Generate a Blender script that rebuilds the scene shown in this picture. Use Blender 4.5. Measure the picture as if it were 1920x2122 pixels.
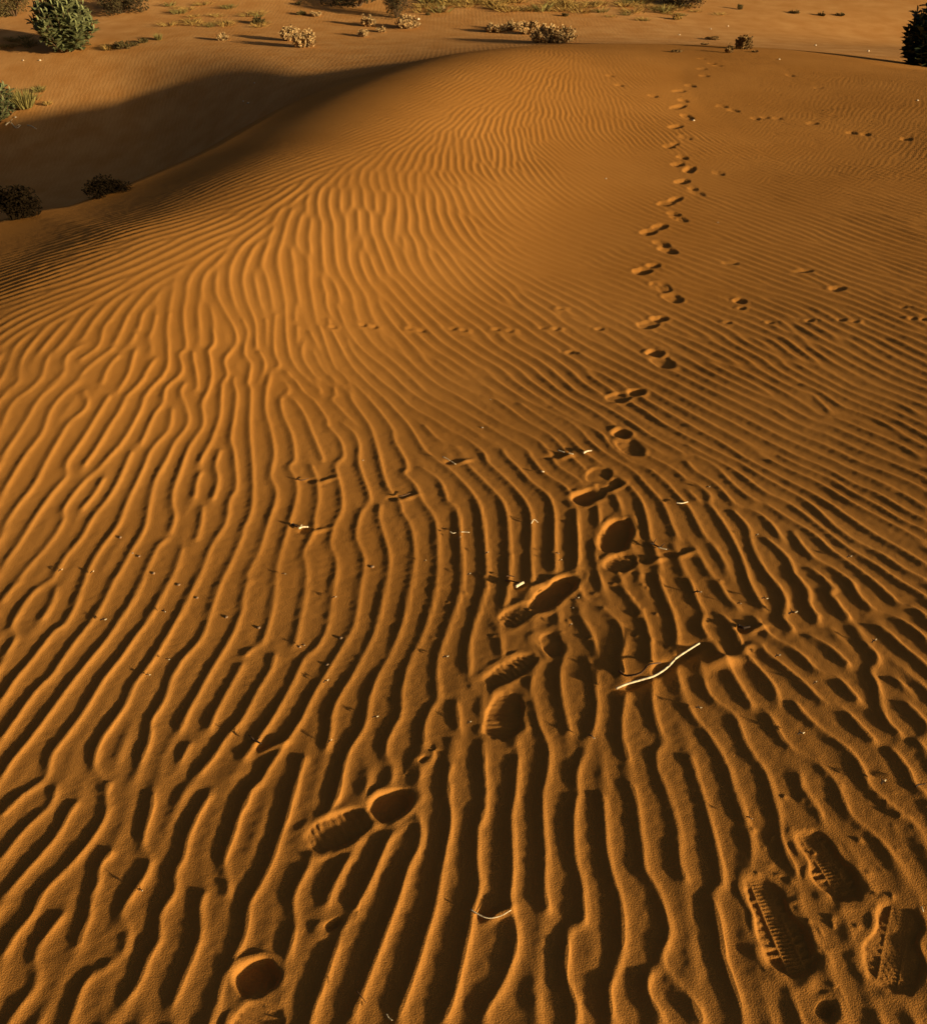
import bpy, bmesh, math, random
import numpy as np
from mathutils import Vector, Matrix
from concurrent.futures import ThreadPoolExecutor

for o in list(bpy.data.objects): bpy.data.objects.remove(o)
SC = bpy.context.scene
COL = SC.collection
R = math.radians

# ---------------------------------------------------------------- camera
CAMH, FPX, YH = 1.75, 1968.0, -250.0
PITCH = math.atan((1061 - YH) / FPX)
cam = bpy.data.cameras.new('camera'); cam_o = bpy.data.objects.new('camera', cam); COL.objects.link(cam_o)
cam.sensor_fit = 'HORIZONTAL'; cam.sensor_width = 36; cam.lens = FPX / 1920 * 36
cam.clip_start = 0.05; cam.clip_end = 3000
cam_o.location = (0, 0, CAMH); cam_o.rotation_euler = (math.pi / 2 - PITCH, 0, 0)
SC.camera = cam_o
SC.render.resolution_x, SC.render.resolution_y = 926, 1024

# ---------------------------------------------------------------- light
SUN_AZ, SUN_EL = R(-31), R(10.2)          # sun stands to the right and a little behind (angle from +x)
sdir = Vector((math.cos(SUN_AZ) * math.cos(SUN_EL), math.sin(SUN_AZ) * math.cos(SUN_EL), math.sin(SUN_EL)))
sl = bpy.data.lights.new('sun', 'SUN'); sl.energy = 5.0; sl.angle = R(1.8); sl.color = (1.0, 0.76, 0.42)
sun = bpy.data.objects.new('sun', sl); COL.objects.link(sun); sun.location = (20, -12, 8)
sun.rotation_euler = sdir.to_track_quat('Z', 'Y').to_euler()
W = bpy.data.worlds.new('World'); SC.world = W; W.use_nodes = True
nt = W.node_tree; nt.nodes.clear()
sky = nt.nodes.new('ShaderNodeTexSky'); sky.sky_type = 'NISHITA'; sky.sun_disc = False; sky.dust_density = 6.0; sky.ozone_density = .3; sky.air_density = .8
sky.sun_elevation = SUN_EL; sky.sun_rotation = math.pi / 2 - SUN_AZ
bg = nt.nodes.new('ShaderNodeBackground'); bg.inputs[1].default_value = 0.026
wo = nt.nodes.new('ShaderNodeOutputWorld')
nt.links.new(sky.outputs[0], bg.inputs[0]); nt.links.new(bg.outputs[0], wo.inputs[0])
SC.view_settings.view_transform = 'Standard'; SC.view_settings.look = 'None'
SC.view_settings.exposure = 0.62; SC.view_settings.gamma = 1
SC.render.engine = 'CYCLES'

# ---------------------------------------------------------------- maths helpers
def sstep(a, b, x):
    t = np.clip((x - a) / (b - a), 0, 1); return t * t * (3 - 2 * t)
def bicubic(A, fx, fy):                   # A[row=y, col=x], edge clamped Catmull-Rom
    H_, W_ = A.shape
    ix = np.floor(fx).astype(np.int64); iy = np.floor(fy).astype(np.int64)
    tx = fx - ix; ty = fy - iy
    def w(t): return (-.5*t + t*t - .5*t**3, 1 - 2.5*t*t + 1.5*t**3, .5*t + 2*t*t - 1.5*t**3, -.5*t*t + .5*t**3)
    wx, wy = w(tx), w(ty); out = np.zeros_like(fx)
    cx = [np.clip(ix + k, 0, W_ - 1) for k in (-1, 0, 1, 2)]
    for j in range(4):
        ry = np.clip(iy + j - 1, 0, H_ - 1); s = 0
        for i in range(4): s = s + wx[i] * A[ry, cx[i]]
        out += wy[j] * s
    return out
def vnoise(x, y, seed, sc):               # smooth value noise
    rs = np.random.RandomState(seed); T = rs.rand(256, 256) * 2 - 1
    fx = np.mod(x / sc + 64.3, 250) + 2; fy = np.mod(y / sc + 31.7, 250) + 2
    return bicubic(T, fx, fy)
CP, SP = math.cos(PITCH), math.sin(PITCH)
def ray(px, py):
    v = np.array([(px - 960.0), FPX * CP - (py - 1061.0) * SP, -FPX * SP - (py - 1061.0) * CP])
    return v / np.linalg.norm(v)
def on_plane(px, py, z):
    d = ray(px, py); t = (z - CAMH) / d[2]; return (d[0] * t, d[1] * t)

# ---------------------------------------------------------------- dune shape
CRPX = [(0, 479, .0), (158, 431, .04), (263, 389, .06), (358, 347, .08), (453, 303, .1), (590, 232, .12), (695, 190, .14),
        (821, 153, .15), (947, 121, .14), (1063, 104, .12), (1168, 97, .08), (1368, 101, .04), (1579, 118, .0), (1737, 142, 0), (1920, 174, 0)]
crest = [(-9, -6), (-5.6, -1.5), (-4.2, 1.8), (-3.4, 4.0)] + [on_plane(*c) for c in CRPX] + [(7.0, 9.2), (10, 6.5), (14, 2), (18, -6)]
def catmull(P, n=6):
    P = [np.array(p, float) for p in P]; P = [2*P[0]-P[1]] + P + [2*P[-1]-P[-2]]; out = []
    for i in range(1, len(P) - 2):
        for k in range(n):
            t = k / n; a, b, c, d = P[i-1:i+3]
            out.append(.5 * (2*b + (c-a)*t + (2*a-5*b+4*c-d)*t*t + (-a+3*b-3*c+d)*t**3))
    out.append(P[-2]); return np.array(out)
CR = catmull(crest)
GS = 0.1; GX0, GY0, GN = -32.0, -14.0, 640
gx = GX0 + np.arange(GN) * GS; gy = GY0 + np.arange(GN) * GS
GXX, GYY = np.meshgrid(gx, gy)
def seg_dist(X, Y, P):
    best = np.full(X.shape, 1e9)
    for (x0, y0), (x1, y1) in zip(P[:-1], P[1:]):
        vx, vy = x1-x0, y1-y0; L = vx*vx+vy*vy + 1e-12
        t = np.clip(((X-x0)*vx+(Y-y0)*vy)/L, 0, 1)
        best = np.minimum(best, (X-x0-t*vx)**2+(Y-y0-t*vy)**2)
    return np.sqrt(best)
def inside(X, Y, P):
    c = np.zeros(X.shape, bool); n = len(P)
    for i in range(n):
        x0, y0 = P[i]; x1, y1 = P[(i+1) % n]
        if y0 == y1: continue
        m = ((y0 > Y) != (y1 > Y)) & (X < (x1-x0)*(Y-y0)/(y1-y0)+x0); c ^= m
    return c
poly = list(map(tuple, CR)) + [(30, -30), (-30, -30)]
DG = seg_dist(GXX, GYY, CR) * np.where(inside(GXX, GYY, poly), 1, -1)
def dist(x, y):
    return bicubic(DG, np.clip((x-GX0)/GS, 1, GN-3), np.clip((y-GY0)/GS, 1, GN-3))
def bump(x, y, cx, cy, sx, sy, a=0.0):
    c, s = math.cos(a), math.sin(a); u = (x-cx)*c+(y-cy)*s; v = -(x-cx)*s+(y-cy)*c
    return np.exp(-(u/sx)**2-(v/sy)**2)
def H(x, y):                              # macro height of the sand
    x = np.asarray(x, float); y = np.asarray(y, float); d = dist(x, y)
    left = 1 - sstep(-1.8, 1.5, x)        # 1 on the steep left side, 0 at the flat right side
    di = np.maximum(d, 0)
    z = (.05 + .225*left)*(.15+.85*sstep(1.3, 5.0, y)) * np.exp(-((np.maximum(d,-2.5)-1.45)/1.45)**2) - .05*(1-sstep(0, 1.5, di))*left
    z = z + (1-sstep(1.4, 6.5, y+.25*x))*sstep(-.5, 1.0, d)*.057*(.84*(x-1.3)-.54*(y-3.5))  # invented tilt away from the sun, added to darken the foreground
    z = z + .20*bump(x, y, .2, 10.2, 2.1, 3.0, -.5)*sstep(-3, .5, d)
    z = z + .030*np.clip(np.sqrt(np.clip(x-1.2, 0, None)**2+.25)-.5, 0, 6)*sstep(-3, 1, d)  # added slope turning the right plateau from the sun, to dim it
    lv = (1-sstep(-2.8, -.6, x+.48*(y-10)*(y > 10)+.25*(y-10)*(y <= 10)))*(1-sstep(11.5, 16.2, y+.3*(x+5))); V = .22 + 1.4*lv; r = .3
    s = np.sqrt(np.minimum(d, 0)**2 + r*r) - r
    z = z - V*np.tanh(s*(.10+.52*lv)/V)
    z = z + HEXTRA(x, y, d)
    return z
def HEXTRA(x, y, d):
    out = 1 - sstep(-3.0, -.5, d); inn = 1 - out
    z = out * (.75*bump(x, y, -5.0, 26, 9, 5, .25) + .35*bump(x, y, 9, 24, 5, 3.0, -.1)
               + .16*bump(x, y, 11.5, 15.5, 3.0, 2.6) - .25*bump(x, y, 8.6, 17.3, 3.0, 1.6)  # first bump: unseen mound added to throw shade into the right hollow
               + .25*vnoise(x, y, 5, 7.0) * sstep(10, 25, np.hypot(x, y)) + .030*np.clip(y-16, 0, 60) + 1.2*sstep(40, 140, y)*(.5+vnoise(x, y, 8, 30.0)*.5))  # the steady rise with y is added: it faces the sun and brightens far ground
    z = z + inn * (.016*vnoise(x, y, 3, 1.9) * sstep(.5, 3, d) + .006*vnoise(x, y, 4, .7)*sstep(.5, 3, d))
    return z
def P(px, py, tmax=150.0):                # pixel of the photograph -> point of the sand surface
    d = ray(px, py); t = np.concatenate([np.linspace(.8, 20, 1600), np.linspace(20.02, tmax, 1600)])
    x, y, z = d[0]*t, d[1]*t, CAMH + d[2]*t
    f = z - H(x, y); i = int(np.argmax(f < 0)) if (f < 0).any() else len(t) - 1
    if i > 0: a = f[i-1] / (f[i-1] - f[i]); tt = t[i-1] + a*(t[i]-t[i-1])
    else: tt = t[0]
    return np.array([d[0]*tt, d[1]*tt, CAMH + d[2]*tt])
# ---------------------------------------------------------------- ripples
# crest lines seen in the photograph, each tile: (x offset, y offset, scale, lines)
def L(s): return [[tuple(map(float, p.split(','))) for p in ln.split()] for ln in s.strip().splitlines() if ln.strip()]
S1 = 3.648
TILES = [
(0,1622,S1,L('''
0,240 100,150 200,70 330,0
0,590 100,440 230,300 380,180 395,80 390,0
0,860 130,730 260,590 400,430 470,310 510,220 580,150
0,1320 100,1150 240,1000 290,860 400,740 560,580 680,440 790,260 790,130 780,40 850,0
105,1824 130,1720 260,1560 270,1420 240,1330 270,1230 380,1100 500,980
590,1250 600,1150 660,1020 660,880 730,750 720,640 780,570 840,520
930,1310 960,1160 960,1100 900,1040 910,950 1000,820 1090,700 1120,600 1070,520 1080,370 1130,200 1115,0
850,1824 960,1620 1040,1510 1090,1350 1190,1190 1180,1010 1250,910 1330,820 1300,740 1310,670 1380,560 1390,450 1470,260 1540,140 1580,70
1205,1824 1300,1640 1400,1420 1500,1180 1500,1050 1500,900 1560,820
500,1824 570,1620 640,1490 770,1410 840,1350
1720,860 1690,700 1680,570 1740,430 1790,250 1824,190
1640,1800 1660,1560 1740,1380 1824,1200''')),
(500,1622,S1,L('''
0,1210 30,1100 30,930 110,800 200,630 270,440 340,230 380,80 400,0
0,200 50,130 60,50 140,0
290,1480 290,1400 340,1270 400,1070 370,880 440,730 540,550 570,400 650,240 700,130 735,60 730,0
640,930 650,850 760,640 880,440 980,260
470,1824 590,1550 680,1290 760,1060 840,960 960,740 1040,560 1110,420 1270,280
790,1824 890,1600 1000,1320 1080,1100 1160,900 1240,640 1340,470 1330,300 1270,200
1130,1824 1230,1600 1310,1380 1380,1140 1440,970 1480,760 1530,480 1570,300 1550,130 1540,0
1460,1824 1570,1680 1640,1400 1710,1090 1730,960 1790,780 1760,620 1770,330 1824,200
1760,1824 1824,1720''')),
(1000,1622,S1,L('''
10,0 10,150 0,300
0,1720 140,1520 230,1280 240,1100 200,990 180,850 210,680 200,400 195,250 235,90 240,0
480,980 440,800 460,560 440,330 430,100 460,0
690,1824 690,1680 610,1540 590,1430 610,1260 640,1100 740,1060 740,950 735,750 680,600 665,400 680,190 720,80 690,0
930,1824 930,1650 920,1570 1000,1400 1040,1180 1030,900 960,720 910,500 905,330 890,160 870,90
1640,1824 1530,1640 1400,1480 1320,1320 1400,1140 1350,920 1300,790 1200,680 1190,500 1165,290 1140,90 1070,0
1540,740 1470,660 1465,400 1430,220 1370,60 1350,0
1790,1330 1770,1150 1720,950 1700,840 1790,780 1770,620 1720,400 1690,200 1620,0
1380,1824 1260,1680 1205,1550 1260,1430 1290,1390''')),
(0,1200,S1,L('''
0,180 70,90 180,0
0,600 100,450 80,350 200,150 300,60 400,0
305,310 390,170 400,50
0,920 80,790 180,670 270,560 400,390 480,350 550,230 580,120 640,0
0,1210 100,1070 200,920 300,800 380,740 440,640 560,470 680,320 790,160 830,0
0,1500 60,1390 190,1240 330,1060 430,920 540,770 660,620 780,480 890,320 990,160 1080,0
0,1780 130,1660 240,1580 350,1500 370,1340 480,1200 600,1040 700,880 770,760 900,600 1010,440 1110,310 1210,130 1290,0
780,1620 750,1500 700,1400 740,1230 850,1080 940,950 1000,800 1110,660 1240,460 1340,280 1440,80 1480,0
1060,1380 1120,1200 1120,1080 1230,920 1280,760 1370,610 1510,450 1580,260 1650,40
1340,1390 1420,1230
1350,1150 1400,1020 1490,870 1560,730 1640,600 1740,440 1824,240
1580,1150 1600,1050 1680,900 1780,720 1824,640
1460,1500 1600,1350 1690,1200 1824,1070''')),
(500,1200,S1,L('''
0,1060 110,850 220,670 235,570
0,1360 130,1190 270,980 380,780 470,590 550,530 640,380 670,180 680,0
0,1700 50,1590 130,1550 190,1430 310,1260 430,1080 520,900 640,700 760,500 850,340 880,110 895,0
320,1824 370,1640 470,1340
630,1290 660,1170 670,1020 730,880 830,730 950,510 1030,290 1060,120 1090,0
700,1680 740,1520 790,1310 920,1120 950,920 1020,730 1110,590 1200,360 1240,160 1280,0
1120,1460 1070,1290 1130,1140 1200,1030 1200,850 1260,620 1360,430 1430,210 1460,0
1360,1260 1370,1100 1430,980 1500,900 1460,730 1480,550 1580,300 1650,80 1660,0
1540,1650 1540,1500 1570,1400
1660,1160 1620,1030 1600,920
1740,780 1700,640 1710,460 1760,270 1824,80
1824,1540 1815,1300
140,500 180,400 230,200 250,0
390,510 430,330 460,150 470,0
0,150 30,50 80,0
0,590 100,510''')),
(0,780,S1,L('''
0,390 60,230 120,160 230,80 300,0
0,610 100,470 190,330 290,160 400,70 470,0
0,900 90,740 200,570 310,430 370,260 460,140 560,70 640,0
0,1150 120,980 250,820 330,660 420,500 520,340 650,230 620,100
0,1440 130,1270 260,1060 380,890 500,750 490,660 600,500 680,370 760,230 820,140
0,1690 130,1530 270,1370 380,1240 480,1070 470,1000 600,830 720,710 800,620 900,520 1000,360 1060,240 1080,130 1150,60 1240,0
620,680 720,540 820,370 900,250 940,160 1030,80 1100,0
110,1824 210,1660 380,1540 480,1370 600,1230 700,1050 820,900 900,760 980,570
600,1010 700,900 780,770
510,1824 570,1700 640,1500 740,1320 880,1130 950,950 1060,730 1120,570 1200,480 1280,390 1280,240
700,1824 800,1650 900,1470 980,1320 1080,1160 1120,950 1160,780 1250,630 1310,500 1420,350 1380,200 1350,110 1400,40
910,1824 1000,1680 1080,1500 1160,1330 1180,1290 1270,1220
1060,520 1110,380 1160,280 1230,200 1230,100 1340,0
1280,1190 1310,1060 1290,900 1350,720 1420,530 1530,370 1510,220 1560,120 1590,0
1120,1824 1220,1640 1310,1480 1370,1290
1340,1824 1440,1630 1520,1460 1590,1270 1700,1110 1720,930 1780,850 1760,600 1730,470 1760,300 1780,130 1750,50 1770,0
1490,660 1560,540 1620,400 1660,270 1660,70 1700,0
1460,920 1480,780 1530,720
1600,930 1640,780 1610,680 1660,550
1480,1240 1510,1100 1510,980
1570,1824 1640,1600 1740,1400 1824,1210''')),
(500,780,S1,L('''
0,1160 60,1040 75,900 70,700 60,560 50,380 60,200 60,90 30,60 60,0
0,1700 30,1560 40,1480 130,1320 200,1080 250,950 250,850 205,750 240,600 210,400 170,250 180,90 210,0
210,1824 245,1660 260,1440 300,1280 370,1050 410,900 400,780 340,690 400,640
430,1824 480,1640 480,1430 455,1330 540,1180 545,1060 570,950 560,790 510,670
400,640 370,450 300,290 290,180 360,100 330,50
610,640 530,450 470,300 400,200 340,150
660,1824 690,1600 710,1400 660,1270 690,1130 750,1010 740,850 700,680 770,600 730,470 640,380 640,330 540,190 460,120 400,20
850,1824 890,1620 920,1400 855,1210 890,1050 960,940 920,800 870,650 880,520 840,430 740,350
1020,1824 1080,1600 1110,1400 1060,1180 1025,1070 1040,970
1220,1824 1270,1580 1300,1350 1270,1140 1200,1030 1190,960 1100,860 1070,780 1040,660 1000,500 960,380 860,240 790,120 720,50 660,0
1400,1824 1470,1550 1470,1250 1450,1080 1350,940 1300,820 1210,740 1250,680 1150,500 1130,400 1030,260 920,130 840,40
1590,1824 1660,1550 1640,1250 1620,1020 1550,960 1500,810 1420,740 1320,690
1760,1824 1824,1600
1824,1200 1770,950 1650,790 1550,700 1400,590 1350,530 1270,390 1160,270 1060,160 930,40 900,0
880,380 760,270 670,180 710,140 680,90 560,0
1824,800 1700,680
1640,540 1480,480 1370,370
1824,580 1700,480 1550,400 1400,310 1250,220 1180,140 1060,60 1000,0
1824,470 1640,350 1500,260 1330,160 1180,50
1824,370 1650,270 1420,150 1280,30
1824,290 1700,200 1540,110 1400,20
600,130 480,0''')),
(920,780,S1,L('''
50,1824 120,1560 120,1350 105,1150 90,1010 50,960
230,1824 300,1560 290,1200 270,1030 240,940
420,1824 470,1560 480,1350 470,1100 430,950 320,830 160,680
640,1660 640,1450 650,1150 630,1000 540,870 430,760 320,660 300,600
830,1480 820,1250 820,1020 770,900 640,800 540,690 460,610 430,550
990,1480 1000,1330 990,1100 990,970 920,850 750,740 650,620 620,560 430,450 280,350 130,250 0,200
1120,770 960,620 930,590 790,440 640,360 500,260 380,180 280,150
1050,800 850,690 790,590 720,500 630,450 430,360 300,280 100,150 0,100
1160,1140 1150,960
1370,1250 1340,1050 1280,880
1540,1250 1520,1080 1470,920 1370,810 1200,680 1060,590 930,460 840,400 700,300 560,200
1760,1250 1690,1080 1640,960 1500,810 1440,730 1300,640 1160,550 1080,480 1020,400 900,320 750,250 600,180 420,60
1824,970 1690,830 1560,720 1400,650 1250,530 1180,440 1040,360 800,230
1824,600 1560,460 1400,350 1200,230 1000,130 920,60
1824,460 1640,360 1500,260 1380,220
840,90 740,20
1500,1824 1400,1690 1330,1620
1740,1824 1640,1620 1590,1500
1050,1680 980,1550 990,1480
1824,800 1750,720 1600,640 1500,590''')),
(1420,780,S1,L('''
140,1240 80,1120 20,1000 0,970
100,960 0,860
440,1420 380,1290 300,1150 220,1030 170,960 180,900 100,830 20,790
730,1260 640,1120 540,1040 360,970 260,850 160,780 60,720 0,640
560,970 430,890 320,790 250,700 130,630 0,580
720,1824 740,1680 650,1560 550,1420 490,1290 460,1150 340,1010
1000,1824 920,1750 920,1620 810,1500 800,1440 720,1330 590,1220
1120,1610 1000,1500 900,1450
1210,1824 1130,1700 1060,1630
1400,1780 1280,1650 1240,1550 1080,1450 950,1380 860,1270 800,1160
1600,1740 1440,1580 1280,1450 1080,1310 1000,1220 840,1120 700,1040 590,960
1824,1680 1600,1550 1400,1410 1240,1320 1140,1240 960,1100 780,970 600,890 430,760 320,690 160,600 0,520
1824,1550 1640,1470 1500,1370 1280,1260 1100,1130 930,960 720,840 540,740 400,650 200,560 0,460
1824,1440 1680,1350 1450,1220 1250,1090 1030,940 800,820 600,710 430,620 250,500 100,420 0,370
1824,1260 1560,1120 1450,1060 1250,960 1020,820 800,720 620,640
1824,1180 1620,1090 1480,1000 1250,880 1100,780 900,700 700,600
1824,1100 1650,1020 1460,900 1280,830 1050,700 850,620 700,540 500,440 300,330 100,240
1824,1020 1700,930 1620,890
1824,860 1600,770 1420,700 1250,640
1824,780 1600,680 1400,600 1200,530
860,380 740,310 600,210
1824,670 1650,540 1400,430 1150,330 1000,300
1640,430 1400,310 1190,240 1030,130 870,60
1824,340 1600,200 1400,130 1200,60
1100,290 960,140 830,100 640,20''')),
(1420,1200,S1,L('''
150,460 100,350 140,270 80,180 50,100 10,0
400,510 360,400 300,310 200,260
390,240 290,130 230,0
590,240 510,110 460,0
800,400 720,290 740,200 740,130 660,20
980,350 950,250 900,180 910,100 830,0
1220,310 1130,210 1060,110 1130,80 1030,0
1824,480 1700,370 1500,270 1390,230 1280,110 1240,0
620,430 560,370 510,290
1824,300 1690,210
1600,200 1480,80 1380,0
1824,670 1650,540 1520,420 1430,370
1220,660 1090,530 980,470 900,430
1300,940 1220,840 1130,750 960,690 870,590 700,480 600,430
1420,1240 1300,1120 1190,1000 1000,920 880,790 700,650 580,560 550,490
690,960 640,800 540,680 450,590
490,990 400,830 320,690 280,630
1620,1824 1450,1660 1350,1550 1320,1430 1240,1320 1050,1180 900,1050 800,930
1620,1200 1500,1080 1460,930 1430,780 1390,710 1430,590 1310,480
1824,1310 1740,1230 1810,1190 1780,1080 1640,940
1230,1824 1160,1620 1100,1510 950,1390 820,1310 700,1190 640,1060 590,990
1000,1824 950,1700 860,1590 870,1450
700,1824 650,1660 600,1470 500,1350 410,1180 370,1040 250,960 150,870 100,740
430,1824 340,1560 310,1430 230,1290 130,1150 40,1040 0,960
160,1824 80,1560 50,1420 0,1340
1824,1650 1700,1560 1680,1450 1620,1380 1530,1270
1740,880 1550,760''')),
(900,1150,2.806,L('''
10,850 10,640 60,460 130,250 160,100 150,0
200,660 190,560 220,420 290,260 300,100 290,0
390,610 370,440 400,280 430,130 430,0
600,590 560,520 590,440
535,250 560,130 550,0
690,100 690,0
130,1000 105,860
820,1263 870,1150 860,1090 900,1040 940,900 930,780 900,650 870,590
780,1040 750,930 720,770 720,660 760,590 740,500
650,1263 660,1120 600,1000 570,880 540,760 600,600
950,600 910,480 860,400 820,370
1080,700 1065,600 1090,540 1080,430 1030,370 930,290
1250,640 1240,480 1200,350 1130,260 1080,200
1400,600 1390,400 1320,240 1290,130
1120,1200 1080,1080 1075,960 1110,790
1280,1263 1280,1150 1340,1090 1290,1010 1250,860 1255,760
470,1263 480,1150 450,1050
270,1263 280,1080''')),
# right foreground: prolongations past the lower right tile
(1420,1650,S1,L('''
110,0 180,250 240,500 250,680
370,0 480,330 470,600
650,0 700,180 720,400 830,570 930,640
900,0 1000,100 1040,280
1150,0 1220,150 1440,330 1630,560
1450,0 1824,300
1000,1200 1080,1350 1150,1520 1220,1722
700,1300 780,1500 830,1722
300,1320 400,1570 460,1722
0,1550 140,1722
1500,1400 1600,1580 1670,1722
170,740 250,980 250,1200
800,760 830,900 960,1040
1110,760 1180,900 1230,1010''')),
(0,440,S1,L('''
130,1250 140,1150 190,1040
100,1320 150,1250
310,1270 330,1150 360,1050
180,1370 310,1270
480,1200 490,1090 560,1030 660,980
330,1330 480,1200
590,1110 740,1000 770,860 840,790
480,1340 560,1280 660,1160 860,1010
760,1290 810,1160 890,1070
900,900 960,760
880,1370 960,1220 990,1100 1010,1030
1040,880 1070,740
920,1390 1030,1300 1130,1150 1190,1090
1110,940 1150,860 1170,760
1080,1400 1200,1260 1260,1160 1260,1000 1250,850 1270,740
1220,1400 1250,1310 1370,1200 1340,1070 1400,1020 1380,850 1380,700 1420,640
1480,1340 1490,1290 1450,1130 1440,1040
1540,1400 1590,1280 1580,1120 1560,1050 1610,980 1590,860
1660,1400 1670,1300 1710,1230 1680,1120 1780,990 1770,880 1700,760 1600,560''')),
(500,440,S1,L('''
30,1300 70,1150 10,1070 40,900 0,800
120,1300 170,1140 120,1050 
180,1030 180,800
100,1030 100,850 50,700
190,1320 220,1200 280,1150 240,1050 250,800 280,760
330,1200 440,1340 
540,1340 380,1130 350,1040 330,860 330,660
600,1350 540,1240 460,1120 450,1040 480,960
410,1020 410,860
700,1370 700,1300 600,1180 530,1040
390,820 400,680
780,1320 650,1180 580,1020 510,900
850,1400 780,1250 700,1180 630,1000 590,860
1040,1380 920,1270 820,1150 680,900 650,800
1170,1370 1000,1240 850,1080 760,900 640,700 640,560
1250,1350 1100,1200 900,1040 780,860 700,680''')),
]
# directions of the finer ripples higher up: x, y, dx, dy in pixels of the photograph
DIRS = [(50,500,100,-25),(150,520,100,-25),(250,480,100,-28),(350,470,100,-28),(450,430,100,-30),(60,600,100,-27),(180,600,100,-27),
(300,590,100,-25),(400,520,100,-30),(100,660,100,-26),(500,470,100,-40),(330,680,10,-100),(430,700,3,-100),(460,630,50,100),
(640,480,30,100),(670,540,10,100),(745,520,2,100),(700,620,10,100),(800,500,5,100),(860,550,50,100),(790,610,60,100),(830,640,100,70),
(950,660,100,50),(930,500,60,100),(980,560,100,65),(900,600,100,75),(850,730,100,50),(950,770,100,45),(1050,740,100,40),
(800,400,30,100),(700,400,10,100),(640,430,10,100),(760,440,8,100),(865,450,0,100),(930,420,10,100),
(990,455,60,100),(1080,480,100,40),(1050,400,100,80),(1110,260,0,100),(1060,300,20,100),(1170,200,5,100),(1200,230,5,100),(1170,320,100,60),(1010,330,20,100),
(1020,190,100,-45),(950,180,100,-45),(880,210,100,-40),(820,230,100,-38),(750,270,100,-35),(680,310,100,-32),(600,350,100,-30),(1100,140,100,-50),
(560,400,100,-33),(1200,650,100,42),(1300,600,100,33),(1400,700,100,43),(1150,550,100,30),(1250,480,100,30),(1600,520,100,34),(1700,600,100,36),
(1800,700,100,50),(1850,600,100,36),(1600,400,100,30),(1800,300,100,26),(1500,250,100,30),(1300,350,100,40),(1400,200,100,30),(1260,260,60,80),
(1250,160,50,100),(1650,730,100,85),(1550,720,100,70),(1750,740,100,60),(1450,550,100,33),(1850,450,100,33),(1700,200,100,20),(1550,620,100,33),(1500,800,100,45)]

RS, RN, RX0, RY0 = 0.01, 2048, -9.0, -2.0
def to_world(px, py):                     # fast projection on the mean dune surface, two fixed point steps
    z = 0.0
    for _ in range(4):
        x, y = on_plane(px, py, z); z = float(H(np.array([x]), np.array([y]))[0])
    return x, y
ends = []                                 # join crests that were cut by a tile border
for ti, (ox, oy, sc, lines) in enumerate(TILES):
    for ln in lines:
        q = [np.array((ox+a/sc, oy+b/sc)) for a, b in ln]
        ends.append((ti, q[0], (q[0]-q[1])/(np.linalg.norm(q[0]-q[1])+1e-9))); ends.append((ti, q[-1], (q[-1]-q[-2])/(np.linalg.norm(q[-1]-q[-2])+1e-9)))
bridges = []
for i in range(len(ends)):
    for j in range(i+1, len(ends)):
        v = ends[j][1]-ends[i][1]; n_ = np.linalg.norm(v)
        if ends[i][0] != ends[j][0] and 4 < n_ < 42 and v@ends[i][2] > .72*n_ and -(v@ends[j][2]) > .72*n_: bridges.append((ends[i][1], ends[j][1]))
TILES.append((0, 0, 1.0, [[tuple(a), tuple(b)] for a, b in bridges]))
print('bridges', len(bridges))
world_lines = []
for ox, oy, sc, lines in TILES:
    for ln in lines:
        pts = [to_world(ox + a/sc, oy + b/sc) for a, b in ln]
        if len(pts) > 1: world_lines.append(catmull(pts, 6) if len(pts) > 2 else np.array(pts))
sx, sy, sa, sw = [], [], [], []
splat = np.zeros((RN, RN))
for w in world_lines:
    for a, b in zip(w[:-1], w[1:]):
        v = b - a; l = np.hypot(*v)
        if l < 1e-4: continue
        n = max(1, int(l / .05))
        for k in range(n):
            q = a + v*(k+.5)/n; sx.append(q[0]); sy.append(q[1]); sa.append(math.atan2(v[1], v[0])); sw.append(l/n)
        n = max(1, int(l / .004)); t = (np.arange(n)+.5)/n
        X = (a[0]+v[0]*t-RX0)/RS; Y = (a[1]+v[1]*t-RY0)/RS
        i, j = np.floor(X).astype(int), np.floor(Y).astype(int); fx, fy = X-i, Y-j
        ok = (i >= 0) & (i < RN-1) & (j >= 0) & (j < RN-1); i, j, fx, fy = i[ok], j[ok], fx[ok], fy[ok]
        for di, dj, ww in ((0,0,(1-fx)*(1-fy)),(1,0,fx*(1-fy)),(0,1,(1-fx)*fy),(1,1,fx*fy)):
            np.add.at(splat, (j+dj, i+di), ww*l/n/RS)
for px, py, dx, dy in DIRS:
    a = np.array(to_world(px-dx*.1, py-dy*.1)); b = np.array(to_world(px+dx*.1, py+dy*.1)); v = b-a
    sx.append((a[0]+b[0])/2); sy.append((a[1]+b[1])/2); sa.append(math.atan2(v[1], v[0])); sw.append(.35)
sx, sy, sa, sw = map(np.array, (sx, sy, sa, sw))
OG = 160; ogx = RX0 + np.arange(OG)*RN*RS/(OG-1); ogy = RY0 + np.arange(OG)*RN*RS/(OG-1)
OX, OY = np.meshgrid(ogx, ogy); C2 = np.zeros_like(OX); S2 = np.zeros_like(OX)
for x, y, a, w in zip(sx, sy, sa, sw):
    d2 = (OX-x)**2+(OY-y)**2
    g = w*(np.exp(-d2/(2*.16**2))*6 + np.exp(-d2/(2*.55**2))*.35 + .002/(d2+.3))
    C2 += g*math.cos(2*a); S2 += g*math.sin(2*a)
q = np.hypot(C2, S2)+1e-12; C2 /= q; S2 /= q
fi = np.arange(RN)*(OG-1)/RN
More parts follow.
